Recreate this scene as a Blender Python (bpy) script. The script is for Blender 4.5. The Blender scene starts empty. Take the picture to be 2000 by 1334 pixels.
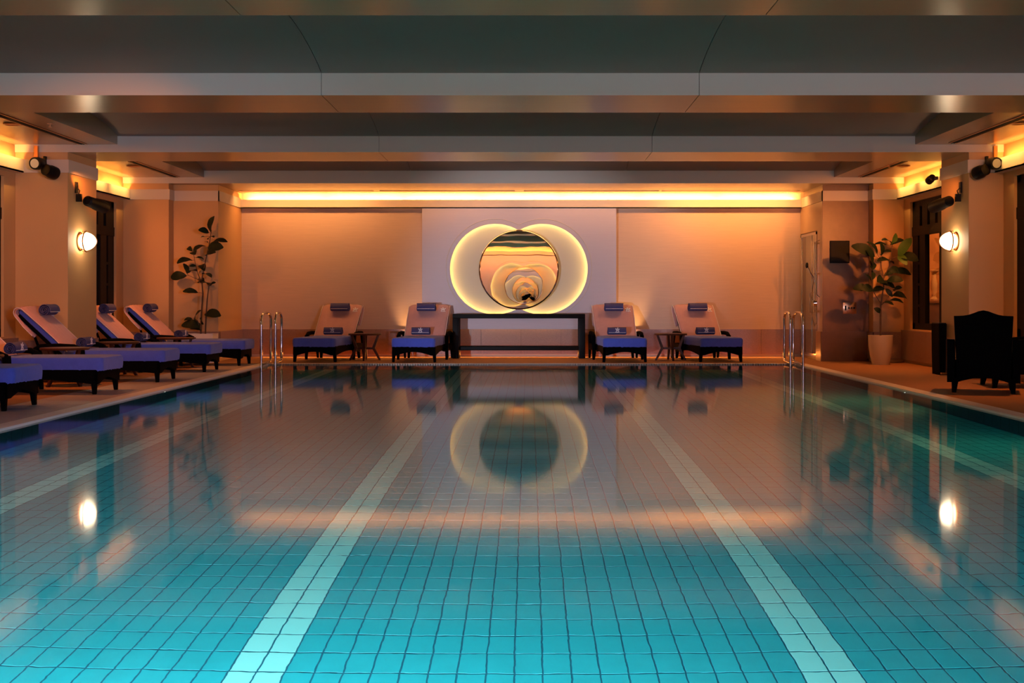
import bpy, bmesh, math, random
from mathutils import Vector, Matrix
random.seed(7)
PI = math.pi
S = bpy.context.scene
COL = S.collection
F = 2400.0            # focal length in pixels of the 2000 px wide frame

# ------------------------------------------------------------------ camera
cd = bpy.data.cameras.new('camera'); cam = bpy.data.objects.new('camera', cd); COL.objects.link(cam)
cd.sensor_width = 36.0; cd.lens = F / 2000 * 36.0
cam.location = (0, 0, 0.90); cam.rotation_euler = (PI / 2, 0, 0)
cd.shift_x = -(1033 - 1000) / 2000.0
cd.shift_y = -(667 - 587) / 2000.0
cd.clip_start = 0.05; cd.clip_end = 100
S.camera = cam

# ------------------------------------------------------------------ world, exposure
w = bpy.data.worlds.new('world'); S.world = w; w.use_nodes = True
w.node_tree.nodes['Background'].inputs[0].default_value = (0.02, 0.03, 0.06, 1)
w.node_tree.nodes['Background'].inputs[1].default_value = 0.5
S.view_settings.view_transform = 'Standard'; S.view_settings.look = 'None'
S.view_settings.gamma = 1.0; S.view_settings.use_curve_mapping = False
S.view_settings.exposure = 0.0
S.cycles.max_bounces = 12; S.cycles.diffuse_bounces = 4; S.cycles.glossy_bounces = 8
S.cycles.transmission_bounces = 10
S.cycles.sample_clamp_indirect = 3.0; S.cycles.sample_clamp_direct = 0
S.cycles.blur_glossy = 0.3

WARM = (1.0, 0.47, 0.15); AMBER = (1.0, 0.50, 0.12); DEEP = (1.0, 0.27, 0.045)

def area(loc, size, power, color, direction, spread=None):
    l = bpy.data.lights.new('area_light', 'AREA'); l.shape = 'RECTANGLE'
    l.size, l.size_y = size; l.energy = power; l.color = color
    if spread: l.spread = spread
    o = bpy.data.objects.new('area_light', l); COL.objects.link(o)
    o.location = loc; o.rotation_euler = Vector(direction).to_track_quat('-Z', 'Y').to_euler()
    return o

def spot(loc, target, power, color, angle, blend=0.6, r=0.03):
    l = bpy.data.lights.new('spot_light', 'SPOT'); l.energy = power; l.color = color
    l.spot_size = math.radians(angle); l.spot_blend = blend; l.shadow_soft_size = r
    o = bpy.data.objects.new('spot_light', l); COL.objects.link(o)
    o.location = loc; o.rotation_euler = (Vector(target) - Vector(loc)).to_track_quat('-Z', 'Y').to_euler()
    return o

# unseen cool fill light, added by the end wall behind the camera
area((3.7, -1.15, 1.25), (2.6, 1.7), 220, (0.66, 0.68, 1.0), (-.22, 1, 0.0))
# added unseen cool spot, low left, standing in for water-reflected light on the panel
spot((-4.6, 4.6, .35), (.35, 19.6, .95), 2100, (.80, .80, 1.0), 20, .7, .06)
# second added unseen cool spot, from the near right corner onto the left loungers
spot((3.4, -.6, 1.6), (-4.9, 12.6, .75), 850, (.50, .58, 1.0), 26, .8, .15)
# troughs of the side coves (hidden behind the cornice boards), bays from far to near
BAYS = [(15.13, 17.93), (11.25, 14.16), (7.40, 10.2), (3.5, 6.4)]
for i, (a, b) in enumerate(BAYS):
    pw = (32, 28, 20, 14)[i]
    for sx, X in ((-1, -5.87), (1, 5.42)):
        for k in range(3):
            yy = a + (b - a) * (k + .5) / 3
            area((X, yy, 2.44), ((b - a) / 3 * .86, .05), pw / 3 * .8, AMBER, (-sx * 0.25, 0, 1))
            # slim ceiling strip washing the cornice board
            area((X - sx * .26, yy, 2.685), ((b - a) / 3 * .8, .03), pw / 3 * .22, AMBER, (sx, 0, -.75), 1.3)
# trough above the far wall and the wall washers in the ceiling slots
for k in range(7):
    X = -4.5 + 8.75 * (k + .5) / 7
    area((X, 19.61, 2.475), (1.2, .05), 34.0, AMBER, (0, .1, 1))
for (xa, xb) in ((-4.5, -2.45), (-2.3, -.25), (-.05, 2.0), (2.1, 4.2)):
    area(((xa + xb) / 2, 19.16, 2.595), (xb - xa, .05), (15, 5, 6, 24)[(-4.5, -2.3, -.05, 2.1).index(xa)], (1, .41, .12), (0, .42, -1))
# the same trough over the near end wall
area((-.2, -1.24, 2.475), (9.0, .05), 120, AMBER, (0, -.1, 1))
area((-.2, -.75, 2.6), (9.0, .05), 110, (1, .27, .04), (0, -.45, -1))
# glowing strip at the foot of the far wall
area((-.1, 19.60, .05), (8.4, .03), 24, DEEP, (0, -1, -.45))
# uplights standing behind the loungers next to the panel
spot((-1.95, 19.45, .10), (-1.93, 19.70, 1.05), 34, (1, .50, .20), 52, 1.0, .04)
spot((1.66, 19.45, .10), (1.66, 19.70, 1.05), 46, (1, .50, .18), 52, 1.0, .04)
# recessed downlights over the decks
DOWN = [(-5.26, 12.5), (-5.28, 16.4), (4.96, 12.45), (5.0, 16.4)]
for (x, y) in DOWN:
    spot((x, y, 2.68), (x, y, 0), 150, DEEP, 95, .8, .05)
spot((-5.26, 8.6, 2.6), (-5.26, 8.6, 0), 14, DEEP, 95, .8, .05)
spot((4.96, 8.6, 2.6), (4.96, 8.6, 0), 14, DEEP, 95, .8, .05)
# the black column spotlights, aimed at the walls, then unseen spots added for brightness
spot((-5.20, 14.75, 2.13), (-4.7, 19.6, 1.5), 110, DEEP, 40, .9, .04)
spot((4.98, 14.75, 2.13), (4.0, 19.6, 1.3), 260, DEEP, 46, .9, .04)
spot((4.9, 14.05, 2.40), (4.9, 17.9, 1.3), 120, DEEP, 45, .9, .04)
spot((-5.2, 14.05, 2.40), (-5.75, 17.9, 1.4), 130, DEEP, 32, .9, .04)
spot((4.75, 11.5, 2.6), (5.25, 14.2, 1.5), 75, (1, .36, .12), 45, .9, .04)  # added spot without a fixture, brightens the right column front
spot((-5.0, 11.5, 2.6), (-5.65, 14.2, 1.4), 60, (1, .40, .16), 45, .9, .04)  # added likewise to brighten the left column front
spot((-2.0, 6.9, 2.55), (-5.2, 14.3, .6), 320, DEEP, 40, .9, .04)  # added unseen spot, warms the left loungers
# underwater lamps on the near end wall and along both sides
for x, pw in ((-2.2, 60), (-1.1, 215), (-.1, 125)):
    area((x, 1.16, -.38), (.5, .25), pw, (.55, .95, 1.0), (.02, 1, -.8), 2.0)
for (x, y, p, c) in ((-3.655, 12.4, 2.5, (.6, .95, 1)), (3.745, 12.3, 5, (.85, 1, .4)), (3.70, 8.7, 5, (.7, 1, .5)), (-3.62, 7.6, 3, (.5, .85, 1))):
    area((x, y, -.13), (.03, .03), p, c, (-x, 0, -1.6))

# ------------------------------------------------------------------ materials
def mat(name, col, rough=.6, metal=0, var=0, vscale=8, vs=(1, 1, 1), bump=0, bscale=80, bs=(1, 1, 1), spec=.5,
        emit=None, es=0, coat=0, trans=0, sheen=0):
    m = bpy.data.materials.new(name); m.use_nodes = True
    nt = m.node_tree; b = nt.nodes['Principled BSDF']
    b.inputs['Base Color'].default_value = (*col, 1); b.inputs['Roughness'].default_value = rough
    b.inputs['Metallic'].default_value = metal; b.inputs['Specular IOR Level'].default_value = spec
    b.inputs['Coat Weight'].default_value = coat; b.inputs['Transmission Weight'].default_value = trans
    b.inputs['Sheen Weight'].default_value = sheen
    if emit:
        b.inputs['Emission Color'].default_value = (*emit, 1); b.inputs['Emission Strength'].default_value = es
    tc = nt.nodes.new('ShaderNodeTexCoord')
    if var:
        mp = nt.nodes.new('ShaderNodeMapping'); mp.inputs['Scale'].default_value = vs
        n = nt.nodes.new('ShaderNodeTexNoise'); n.inputs['Scale'].default_value = vscale; n.inputs['Detail'].default_value = 5
        r = nt.nodes.new('ShaderNodeMix'); r.data_type = 'RGBA'
        r.inputs[6].default_value = (*[c * (1 - var) for c in col], 1)
        r.inputs[7].default_value = (*[min(1, c * (1 + var)) for c in col], 1)
        nt.links.new(tc.outputs['Object'], mp.inputs[0]); nt.links.new(mp.outputs[0], n.inputs['Vector'])
        nt.links.new(n.outputs['Fac'], r.inputs[0]); nt.links.new(r.outputs[2], b.inputs['Base Color'])
    if bump:
        mp = nt.nodes.new('ShaderNodeMapping'); mp.inputs['Scale'].default_value = bs
        n = nt.nodes.new('ShaderNodeTexNoise'); n.inputs['Scale'].default_value = bscale
        bp = nt.nodes.new('ShaderNodeBump'); bp.inputs['Strength'].default_value = bump; bp.inputs['Distance'].default_value = .01
        nt.links.new(tc.outputs['Object'], mp.inputs[0]); nt.links.new(mp.outputs[0], n.inputs['Vector'])
        nt.links.new(n.outputs['Fac'], bp.inputs['Height']); nt.links.new(bp.outputs[0], b.inputs['Normal'])
    return m

M = dict(
    wall=mat('woven_wallcovering', (.70, .52, .38), .75, var=.10, vscale=3, vs=(1, 1, 22), bump=.12, bscale=60, bs=(.3, .3, 6)),
    column=mat('column_paint', (.66, .40, .17), .6, var=.05, vscale=2),
    ceil=mat('ceiling_paint', (.50, .46, .38), .50, var=.03, vscale=2, spec=.4),
    soffit=mat('satin_soffit', (.40, .26, .14), .24, var=.04, vscale=3, vs=(.5, 8, 1), spec=.9),
    vault=mat('vault_paint', (.30, .23, .18), .5, var=.03, vscale=2),
    cornice=mat('cornice_paint', (.74, .66, .52), .55),
    panel=mat('pale_panel', (.68, .62, .66), .45, var=.04, vscale=3, vs=(1, 1, 20)),
    niche=mat('niche_back', (.70, .64, .50), .5),
    granite=mat('brown_granite', (.34, .20, .14), .30, var=.35, vscale=90, spec=.5),
    granite_dark=mat('dark_brown_marble', (.17, .085, .05), .35, var=.2, vscale=12, spec=.5),
    joint=mat('dark_joint', (.05, .035, .03), .8),
    deck=mat('deck_carpet', (.34, .16, .07), .8, var=.12, vscale=14, bump=.2, bscale=300),
    decktile=mat('deck_stone', (.46, .40, .42), .5, var=.10, vscale=6, vs=(1, 6, 1)),
    coping=mat('pale_coping_stone', (.84, .78, .76), .45, var=.05, vscale=5),
    grate=mat('gutter_grate', (.30, .26, .22), .4),
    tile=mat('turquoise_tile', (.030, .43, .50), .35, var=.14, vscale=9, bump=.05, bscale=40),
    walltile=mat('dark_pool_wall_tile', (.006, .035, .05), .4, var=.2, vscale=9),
    lane=mat('pale_lane_tile', (.38, .82, .80), .35, var=.05, vscale=9),
    grout=mat('dark_teal_grout', (.005, .12, .19), .8),
    steel=mat('polished_steel', (.78, .78, .80), .12, 1),
    chrome=mat('chrome', (.82, .80, .78), .10, 1),
    wicker=mat('black_wicker', (.0022, .0022, .0026), .8, spec=.04, bump=.5, bscale=120, bs=(1, 1, 3)),
    black=mat('black_metal', (.0025, .0025, .0032), .5, spec=.2),
    console=mat('black_lacquer_wood', (.002, .002, .002), .5, spec=.15),
    wood=mat('dark_red_wood', (.075, .022, .010), .45, var=.3, vscale=10, vs=(1, 8, 1), spec=.25),
    winwood=mat('window_dark_wood', (.004, .0025, .002), .6, spec=.2),
    towel=mat('slate_blue_towelling', (.075, .125, .68), .95, var=.10, vscale=20, bump=.5, bscale=140, sheen=.2),
    towel_warmlit=mat('warm_lit_towelling', (.58, .33, .33), .95, var=.08, vscale=14, bump=.5, bscale=140, sheen=.2),  # blue towelling turned pinkish, warm light put into its colour
    roll=mat('dark_blue_rolled_towel', (.07, .07, .21), .95, var=.15, vscale=30, bump=.6, bscale=140),
    hem=mat('white_towel_hem', (.80, .74, .76), .8),
    emblem=mat('white_embroidery', (.85, .80, .86), .7),
    bark=mat('bark', (.10, .055, .03), .8, var=.3, vscale=20),
    leaf=mat('dark_green_leaf', (.008, .018, .008), .55, var=.3, vscale=6, spec=.25),
    leafl=mat('young_green_leaf', (.05, .12, .015), .5, var=.2, vscale=6),
    pot=mat('cream_pot', (.62, .50, .34), .45),
    whitep=mat('white_planter', (.75, .68, .60), .5),
    soil=mat('soil', (.03, .02, .015), .9),
    showertile=mat('beige_shower_tile', (.50, .34, .20), .35, var=.06, vscale=4),
    brass=mat('brass_plate', (.75, .50, .30), .25, 1),
    copper=mat('copper_ring', (.70, .35, .16), .3, 1),
    beyond=mat('room_beyond_wall', (.60, .40, .24), .8),
    white=mat('white_ceramic', (.85, .78, .68), .4),
    tealpatch=mat('dark_teal_matte', (.010, .035, .040), .8),
    glow=mat('lit_glass_globe', (1, .9, .7), .3, emit=(1, .78, .50), es=22),
    lamp=mat('lit_lens', (1, 1, 1), .3, emit=(1, .95, .85), es=5),
    led=mat('led_strip', (1, .8, .4), .3, emit=(1, .62, .18), es=26),
)

def mat_glass(name, col=(1, 1, 1), rough=0, ior=1.45):
    m = bpy.data.materials.new(name); m.use_nodes = True; nt = m.node_tree
    nt.nodes.remove(nt.nodes['Principled BSDF'])
    g = nt.nodes.new('ShaderNodeBsdfGlass'); g.inputs['Color'].default_value = (*col, 1)
    g.inputs['Roughness'].default_value = rough; g.inputs['IOR'].default_value = ior
    nt.links.new(g.outputs[0], nt.nodes['Material Output'].inputs[0]); return m
M['glass'] = mat_glass('clear_glass')
# water: sharp refraction, slightly softened reflection of a surface averaged by its ripples
m = bpy.data.materials.new('pool_water'); m.use_nodes = True; nt = m.node_tree
nt.nodes.remove(nt.nodes['Principled BSDF'])
rf = nt.nodes.new('ShaderNodeBsdfRefraction'); rf.inputs['IOR'].default_value = 1.333; rf.inputs['Color'].default_value = (.86, .99, 1, 1)
rf.inputs['Roughness'].default_value = 0
gl = nt.nodes.new('ShaderNodeBsdfGlossy'); gl.inputs['Roughness'].default_value = .055
fr = nt.nodes.new('ShaderNodeFresnel'); fr.inputs['IOR'].default_value = 1.333
mx = nt.nodes.new('ShaderNodeMixShader')
tc = nt.nodes.new('ShaderNodeTexCoord'); mp = nt.nodes.new('ShaderNodeMapping'); mp.inputs['Scale'].default_value = (1, 1, 1)
no = nt.nodes.new('ShaderNodeTexNoise'); no.inputs['Scale'].default_value = 5.5; no.inputs['Detail'].default_value = 3
bp = nt.nodes.new('ShaderNodeBump'); bp.inputs['Strength'].default_value = .055; bp.inputs['Distance'].default_value = .012
nt.links.new(tc.outputs['Object'], mp.inputs[0]); nt.links.new(mp.outputs[0], no.inputs['Vector'])
nt.links.new(no.outputs['Fac'], bp.inputs['Height']); nt.links.new(bp.outputs[0], rf.inputs['Normal'])
nt.links.new(fr.outputs[0], mx.inputs[0]); nt.links.new(rf.outputs[0], mx.inputs[1]); nt.links.new(gl.outputs[0], mx.inputs[2])
nt.links.new(mx.outputs[0], nt.nodes['Material Output'].inputs[0]); M['water'] = m
# mirror with the faint waviness of the photographed one
m = mat('wavy_mirror', (.93, .90, .84), .0, 1, bump=.07, bscale=1.6); M['mirror'] = m

# ------------------------------------------------------------------ helpers
class MB:
    def __init__(s): s.v = []; s.f = []; s.sm = False
    def add(s, vs, fs):
        n = len(s.v); s.v += [tuple(v) for v in vs]; s.f += [tuple(i + n for i in f) for f in fs]; return s
    def box(s, x0, x1, y0, y1, z0, z1):
        return s.add([(x0, y0, z0), (x1, y0, z0), (x1, y1, z0), (x0, y1, z0), (x0, y0, z1), (x1, y0, z1), (x1, y1, z1), (x0, y1, z1)],
                     [(3, 2, 1, 0), (4, 5, 6, 7), (0, 1, 5, 4), (1, 2, 6, 5), (2, 3, 7, 6), (3, 0, 4, 7)])
    def taper(s, p0, a0, p1, a1):      # square post from p0 (half sizes a0) to p1 (half sizes a1)
        vs = []
        for p, a in ((p0, a0), (p1, a1)):
            vs += [(p[0] - a[0], p[1] - a[1], p[2]), (p[0] + a[0], p[1] - a[1], p[2]), (p[0] + a[0], p[1] + a[1], p[2]), (p[0] - a[0], p[1] + a[1], p[2])]
        return s.add(vs, [(3, 2, 1, 0), (4, 5, 6, 7), (0, 1, 5, 4), (1, 2, 6, 5), (2, 3, 7, 6), (3, 0, 4, 7)])
    def prism(s, poly, fn, a, b):      # poly of 2D points, fn(u, v, t) -> 3D, thickness from a to b
        n = len(poly)
        vs = [fn(u, v, a) for u, v in poly] + [fn(u, v, b) for u, v in poly]
        fs = [tuple(range(n))[::-1], tuple(range(n, 2 * n))] + [(i, (i + 1) % n, n + (i + 1) % n, n + i) for i in range(n)]
        return s.add(vs, fs)
    def tube(s, pts, r, n=8, closed=False, caps=True):
        pts = [Vector(p) for p in pts]; rings = []; N = len(pts)
        rr = r if isinstance(r, (list, tuple)) else [r] * N
        up = None
        for i, p in enumerate(pts):
            if closed: d = (pts[(i + 1) % N] - pts[i - 1])
            else: d = pts[min(i + 1, N - 1)] - pts[max(i - 1, 0)]
            d.normalize()
            if up is None:
                up = Vector((0, 0, 1)) if abs(d.z) < .9 else Vector((1, 0, 0))
            a = d.cross(up).normalized(); b = a.cross(d).normalized(); up = b
            rings.append([p + (a * math.cos(2 * PI * k / n) + b * math.sin(2 * PI * k / n)) * rr[i] for k in range(n)])
        vs = [v for r_ in rings for v in r_]; fs = []
        for i in range(N if closed else N - 1):
            j = (i + 1) % N
            fs += [(i * n + k, i * n + (k + 1) % n, j * n + (k + 1) % n, j * n + k) for k in range(n)]
        if not closed and caps: fs += [tuple(range(n))[::-1], tuple(range((N - 1) * n, N * n))]
        s.sm = True
        return s.add(vs, fs)
    def lathe(s, prof, n=32, c=(0, 0, 0), axis='z', smooth=True):
        vs = []; fs = []
        for (r, z) in prof:
            for k in range(n):
                a = 2 * PI * k / n
                if axis == 'z': p = (c[0] + r * math.cos(a), c[1] + r * math.sin(a), c[2] + z)
                elif axis == 'x': p = (c[0] + z, c[1] + r * math.cos(a), c[2] + r * math.sin(a))
                else: p = (c[0] + r * math.cos(a), c[1] + z, c[2] + r * math.sin(a))
                vs.append(p)
        m_ = len(prof)
        for i in range(m_ - 1):
            fs += [(i * n + k, i * n + (k + 1) % n, (i + 1) * n + (k + 1) % n, (i + 1) * n + k) for k in range(n)]
        fs += [tuple(range(n))[::-1], tuple(range((m_ - 1) * n, m_ * n))]
        if smooth: s.sm = True
        return s.add(vs, fs)
    def mesh(s, name, m, bevel=0, seg=2, smooth=None):
        me = bpy.data.meshes.new(name); me.from_pydata(s.v, [], s.f)
        bm = bmesh.new(); bm.from_mesh(me)
        bmesh.ops.recalc_face_normals(bm, faces=bm.faces)
        if bevel:
            bmesh.ops.bevel(bm, geom=[e for e in bm.edges if len(e.link_faces) == 2 and e.calc_face_angle(0) > .5],
                            offset=bevel, segments=seg, affect='EDGES', profile=.5)
        bm.to_mesh(me); bm.free()
        if s.sm or bevel or smooth:
            me.polygons.foreach_set('use_smooth', [True] * len(me.polygons))
            try: me.set_sharp_from_angle(angle=math.radians(40))
            except Exception: pass
        me.materials.append(m); me.update(); return me
    def obj(s, name, m, parent=None, **kw):
        return link(name, s.mesh(name, m, **kw), parent)

def link(name, me, parent=None, loc=None):
    o = bpy.data.objects.new(name, me); COL.objects.link(o)
    if parent is not None: o.parent = parent
    if loc is not None: o.location = loc
    return o
def tag(o, label, cat, group=None, kind=None):
    o['label'] = label; o['category'] = cat
    if group: o['group'] = group
    if kind: o['kind'] = kind
    return o
def thing(name, label, cat, loc=(0, 0, 0), rz=0, group=None):
    o = bpy.data.objects.new(name, None); COL.objects.link(o); o.empty_display_size = .1
    o.location = loc; o.rotation_euler = (0, 0, rz); return tag(o, label, cat, group)
def struct(o, label=None):
    o['kind'] = 'structure'
    if label: o['label'] = label
    return o
def senm(name, label=None, loc=(0, 0, 0)):
    o = bpy.data.objects.new(name, None); COL.objects.link(o); o.location = loc; return struct(o, label)
def copy_tree(o, parent=None):
    c = o.copy(); COL.objects.link(c)
    if parent is not None: c.parent = parent
    for ch in list(o.children): copy_tree(ch, c)
    return c

# ------------------------------------------------------------------ room shell
YF, YN = 19.67, -1.30               # far and near end walls
XL, XR = -5.93, 5.48                # side walls
PXL, PXR, PY0, PY1 = -3.69, 3.78, 1.0, 17.42   # pool
WZ0, WZ1 = .49, 2.31                # window openings
ZA, ZB, ZV, ZC = 2.70, 2.613, 2.795, 2.955     # aisle ceiling, beam soffit, vault spring, vault crown
WAIN = .441
CZ0, CZ1 = 2.375, 2.525             # cornice band
CXL, CXR = -4.745, 4.455            # coffer ends
PIERY = 18.20
PL, PR = -4.60, 4.35                # pier faces next to the far wall

struct(MB().box(XL - .6, XR + .6, YN - .3, PY0 - .15, -.12, 0).box(XL - .6, XR + .6, PY1 + .15, YF + .3, -.12, 0)
       .box(XL - .6, PXL - .77, PY0 - .15, PY1 + .15, -.12, 0).box(PXR + .15, XR + .6, PY0 - .15, PY1 + .15, -.12, 0)
       .obj('floor', M['deck']), 'brown carpeted pool deck all around the pool')

WY = [(15.27, 17.66), (11.42, 13.88)]
for side, X, sx in (('left', XL, -1), ('right', XR, 1)):
    b = MB(); x0, x1 = sorted((X, X + sx * .20))
    b.box(x0, x1, YN - .2, WY[1][0], 0, ZC + .15).box(x0, x1, WY[1][1], WY[0][0], 0, ZC + .15).box(x0, x1, WY[0][1], YF + .2, 0, ZC + .15)
    for (a, c) in WY: b.box(x0, x1, a, c, 0, WZ0).box(x0, x1, a, c, WZ1, ZC + .15)
    struct(b.obj('wall_' + side, M['column']))
struct(MB().box(XL - .2, 4.35, YF, YF + .2, 0, ZC + .15).obj('wall_back', M['wall']), 'far end wall with pale woven covering')
struct(MB().box(XL - .2, XR + .2, YN - .2, YN, 0, ZC + .15).obj('wall_front', M['wall']))

# piers beside the far wall, the right one hollow for the shower
pl = struct(MB().box(XL, PL, PIERY, YF, 0, ZB).obj('pier', M['column']), 'pier left of the far wall behind the potted plant')
pr = struct(MB().box(PR, XR, PIERY, PIERY + .10, 0, ZB).box(PR, PR + .08, PIERY + .1, 18.52, 0, ZB).box(PR, PR + .08, 19.62, YF, 0, ZB)
            .box(PR, PR + .08, 18.52, 19.62, 1.95, ZB).box(PR, PR + .08, 18.52, 19.62, 0, .06).obj('pier', M['granite_dark']),
            'dark marble pier right of the far wall around the shower')
struct(MB().box(PR - .006, PR, PIERY + .01, 18.51, WAIN, CZ0).box(PR - .006, PR, 18.51, 19.66, 1.96, CZ0).obj('trim_1', M['showertile']),
       'beige tile facing above the shower door')

# columns under the beams
cols = []
for i, (y0, y1) in enumerate(((14.18, 15.12), (17.95, PIERY - .02), (10.25, 11.2), (6.4, 7.35))):
    for side, xa, xb in (('left', XL, -5.32 if i != 1 else -5.26), ('right', 5.075 if i != 1 else 5.03, XR)):
        if i == 3 and False: continue
        xa, xb = sorted((xa, xb))
        c = struct(MB().box(xa, xb, y0, y1, 0, ZA if i != 1 else ZB).obj('column', M['column'], bevel=.004, seg=1))
        nm = ('lamp-bearing', 'far', 'near', 'nearest')[i]
        c['label'] = f'square beige column on the {side}, ' + ('carrying the wall lamp' if i == 0 else 'next to the far pier' if i == 1 else 'nearer the camera, out of view' if i == 2 else 'beside the camera, out of view')
        # cornice collar
        struct_c = MB().box(xa - (.015 if side == 'right' else 0), xb + (.015 if side == 'left' else 0), y0 - .015, y1 + (.0 if i == 1 else .015), CZ0, CZ1).obj('collar', M['cornice'], c)
        cols.append(c)

# cornices: band boards with a hollow behind them (the light trough)
tn = 2
for (a, c) in BAYS:
    for sx, X in ((-1, XL), (1, XR)):
        xi = X - sx * .11
        x0, x1 = sorted((xi, xi + sx * .018)); xx0, xx1 = sorted((xi, X))
        o = MB().box(x0, x1, a, c, CZ0, CZ1).box(xx0, xx1, a, c, CZ0, CZ0 + .015).obj(f'trim_{tn}', M['cornice'])
        struct(o); tn += 1
for (y0, y1, s) in ((YF - .12, YF, 0), (YN, YN + .12, 1)):
    yb = (y0, y0 + .018) if not s else (y1 - .018, y1)
    o = MB().box(PL if not s else XL, PR if not s else XR, yb[0], yb[1], CZ0 - .005, CZ1 - .02).box(PL if not s else XL, PR if not s else XR, y0, y1, CZ0 - .005, CZ0 + .01).obj(f'trim_{tn}', M['cornice'])
    struct(o, 'cornice with the hidden light over the ' + ('far' if not s else 'near') + ' end wall'); tn += 1
for (x0, x1, y0, y1) in ((-5.26, PL + .015, PIERY - .015, PIERY), (PL, PL + .015, PIERY - .015, YF - .12), (PR - .015, PR, PIERY - .015, YF - .12), (PR - .015, 5.03, PIERY - .015, PIERY)):
    struct(MB().box(x0, x1, y0, y1, CZ0, CZ1).obj(f'trim_{tn}', M['cornice'])); tn += 1

# wainscot of stone slabs (each slab a piece)
def wainscot(name, label, axis, fixed, a, b, out, size=.62, z1=WAIN, m='granite', z0=.045, t=.028):
    root = senm(name, label)
    n = max(1, round((b - a) / size)); L = (b - a) / n
    bk = MB()
    if axis == 'x': bk.box(a, b, *sorted((fixed, fixed + out * t * .55)), z0, z1 - .004)
    else: bk.box(*sorted((fixed, fixed + out * t * .55)), a, b, z0, z1 - .004)
    bk.obj('backing', M['joint'], root)
    s_ = MB()
    if axis == 'x': s_.box(.0015, L - .0015, *sorted((0, out * t)), z0, z1)
    else: s_.box(*sorted((0, out * t)), .0015, L - .0015, z0, z1)
    me = s_.mesh('stone_slab', M[m])
    for i in range(n):
        link('stone_slab', me, root, (a + i * L, fixed, 0) if axis == 'x' else (fixed, a + i * L, 0))
    return root
wainscot('baseboard_back', 'brown granite wainscot along the far wall', 'x', YF, PL, PR, -1, .623)
wainscot('baseboard_left', 'brown granite wainscot on the left pier side', 'y', PL, PIERY, YF - .03, 1, .7)
wainscot('baseboard_left', 'brown granite wainscot behind the left plant', 'x', PIERY, -5.24, PL + .03, -1, .7)
wainscot('baseboard_right', 'dark marble wainscot of the right pier front', 'x', PIERY, PR - .03, 5.0, -1, .7, m='granite_dark', z0=0)
wainscot('baseboard_right', 'brown wainscot strip beside the shower door', 'y', PR, PIERY, 18.51, -1, .7, z0=0)
for (y0, y1) in ((14.18, 15.12), (17.95, PIERY - .02)):
    for sx, Xc, X in ((-1, -5.32 if y0 < 15 else -5.26, XL), (1, 5.075 if y0 < 15 else 5.03, XR)):
        sd = 'left' if sx < 0 else 'right'
        nm = 'lamp column' if y0 < 15 else 'far column'
        wainscot('baseboard_' + sd, f'brown granite skirt on the pool side of the {sd} {nm}', 'y', Xc, y0 - .028, y1, -sx, 1, m='granite' if y0 < 15 else 'granite')
        wainscot('baseboard_' + sd, f'brown granite skirt on the front of the {sd} {nm}', 'x', y0, *sorted((Xc, X)), -1, 1)
for sx, X in ((-1, XL), (1, XR)):
    sd = 'left' if sx < 0 else 'right'
    for (a, c), q in ((BAYS[0], 'far'), (BAYS[1], 'near')):
        wainscot('baseboard_' + sd, f'brown granite ledge wall under the {q} {sd} window', 'y', X, a, c, -sx, .6, z1=WZ0 - .02, t=.05)

# ceiling
ce = senm('ceiling', 'coffered ceiling of beams, shallow vaults and flat aisles')
MB().box(XL - .2, CXL, YN - .2, 17.95, ZA, ZC + .2).box(CXR, XR + .2, YN - .2, 17.95, ZA, ZC + .2).obj('aisle_soffit', M['soffit'], ce)
MB().box(XL - .2, XR + .2, 17.95, 19.08, ZB, ZC + .2).box(XL - .2, XR + .2, 19.08, 19.24, ZB + .05, ZC + .2).box(XL - .2, XR + .2, 19.24, YF + .2, ZB, ZC + .2).obj('far_soffit', M['soffit'], ce)
MB().box(XL, -4.52, 19.08, 19.24, ZB, ZB + .05).box(-2.42, -2.33, 19.08, 19.24, ZB, ZB + .05).box(-.22, -.08, 19.08, 19.24, ZB, ZB + .05).box(2.03, 2.07, 19.08, 19.24, ZB, ZB + .05).box(4.23, XR, 19.08, 19.24, ZB, ZB + .05).obj('slot_filler', M['soffit'], ce)
SE = [CXL, -1.73, 1.42, CXR]
BEAMS = [(-1.3, -.35), (2.55, 3.5), (6.4, 7.38), (10.25, 11.2), (14.18, 15.12)]
for (y0, y1) in BEAMS:
    MB().box(XL, SE[1] - .003, y0, y1, ZB, ZC + .1).obj('beam', M['soffit'], ce)
    MB().box(SE[1] + .003, SE[2] - .003, y0, y1, ZB, ZC + .1).obj('beam', M['soffit'], ce)
    MB().box(SE[2] + .003, XR, y0, y1, ZB, ZC + .1).obj('beam', M['soffit'], ce)
    MB().box(XL, SE[1] - .002, y0 - .006, y0, ZB - .001, ZV + .02).box(SE[1] + .002, SE[2] - .002, y0 - .006, y0, ZB - .001, ZV + .02).box(SE[2] + .002, XR, y0 - .006, y0, ZB - .001, ZV + .02).obj('beam_face', M['cornice'], ce)
MB().box(XL, XR, 17.944, 17.95, ZB - .001, ZV + .02).obj('beam_face', M['cornice'], ce)
VB = [(-.35, 2.55), (3.5, 6.4), (7.38, 10.25), (11.2, 14.18), (15.12, 17.95)]
for (y0, y1) in VB:
    for i in range(3):
        xa, xb = SE[i] + .003, SE[i + 1] - .003
        N = 18; poly = []
        for k in range(N + 1):
            t = k / N; poly.append((y0 + (y1 - y0) * t, ZV + (ZC - ZV) * math.sin(PI * t) ** .8))
        poly += [(y1, ZC + .12), (y0, ZC + .12)]
        MB().prism(poly, lambda u, v, t: (t, u, v), xa, xb).obj('vault_panel', M['vault'], ce, smooth=True)
MB().box(XL - .2, XR + .2, YN - .2, YF + .2, ZC + .2, ZC + .3).obj('roof_slab', M['joint'], ce)

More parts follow.
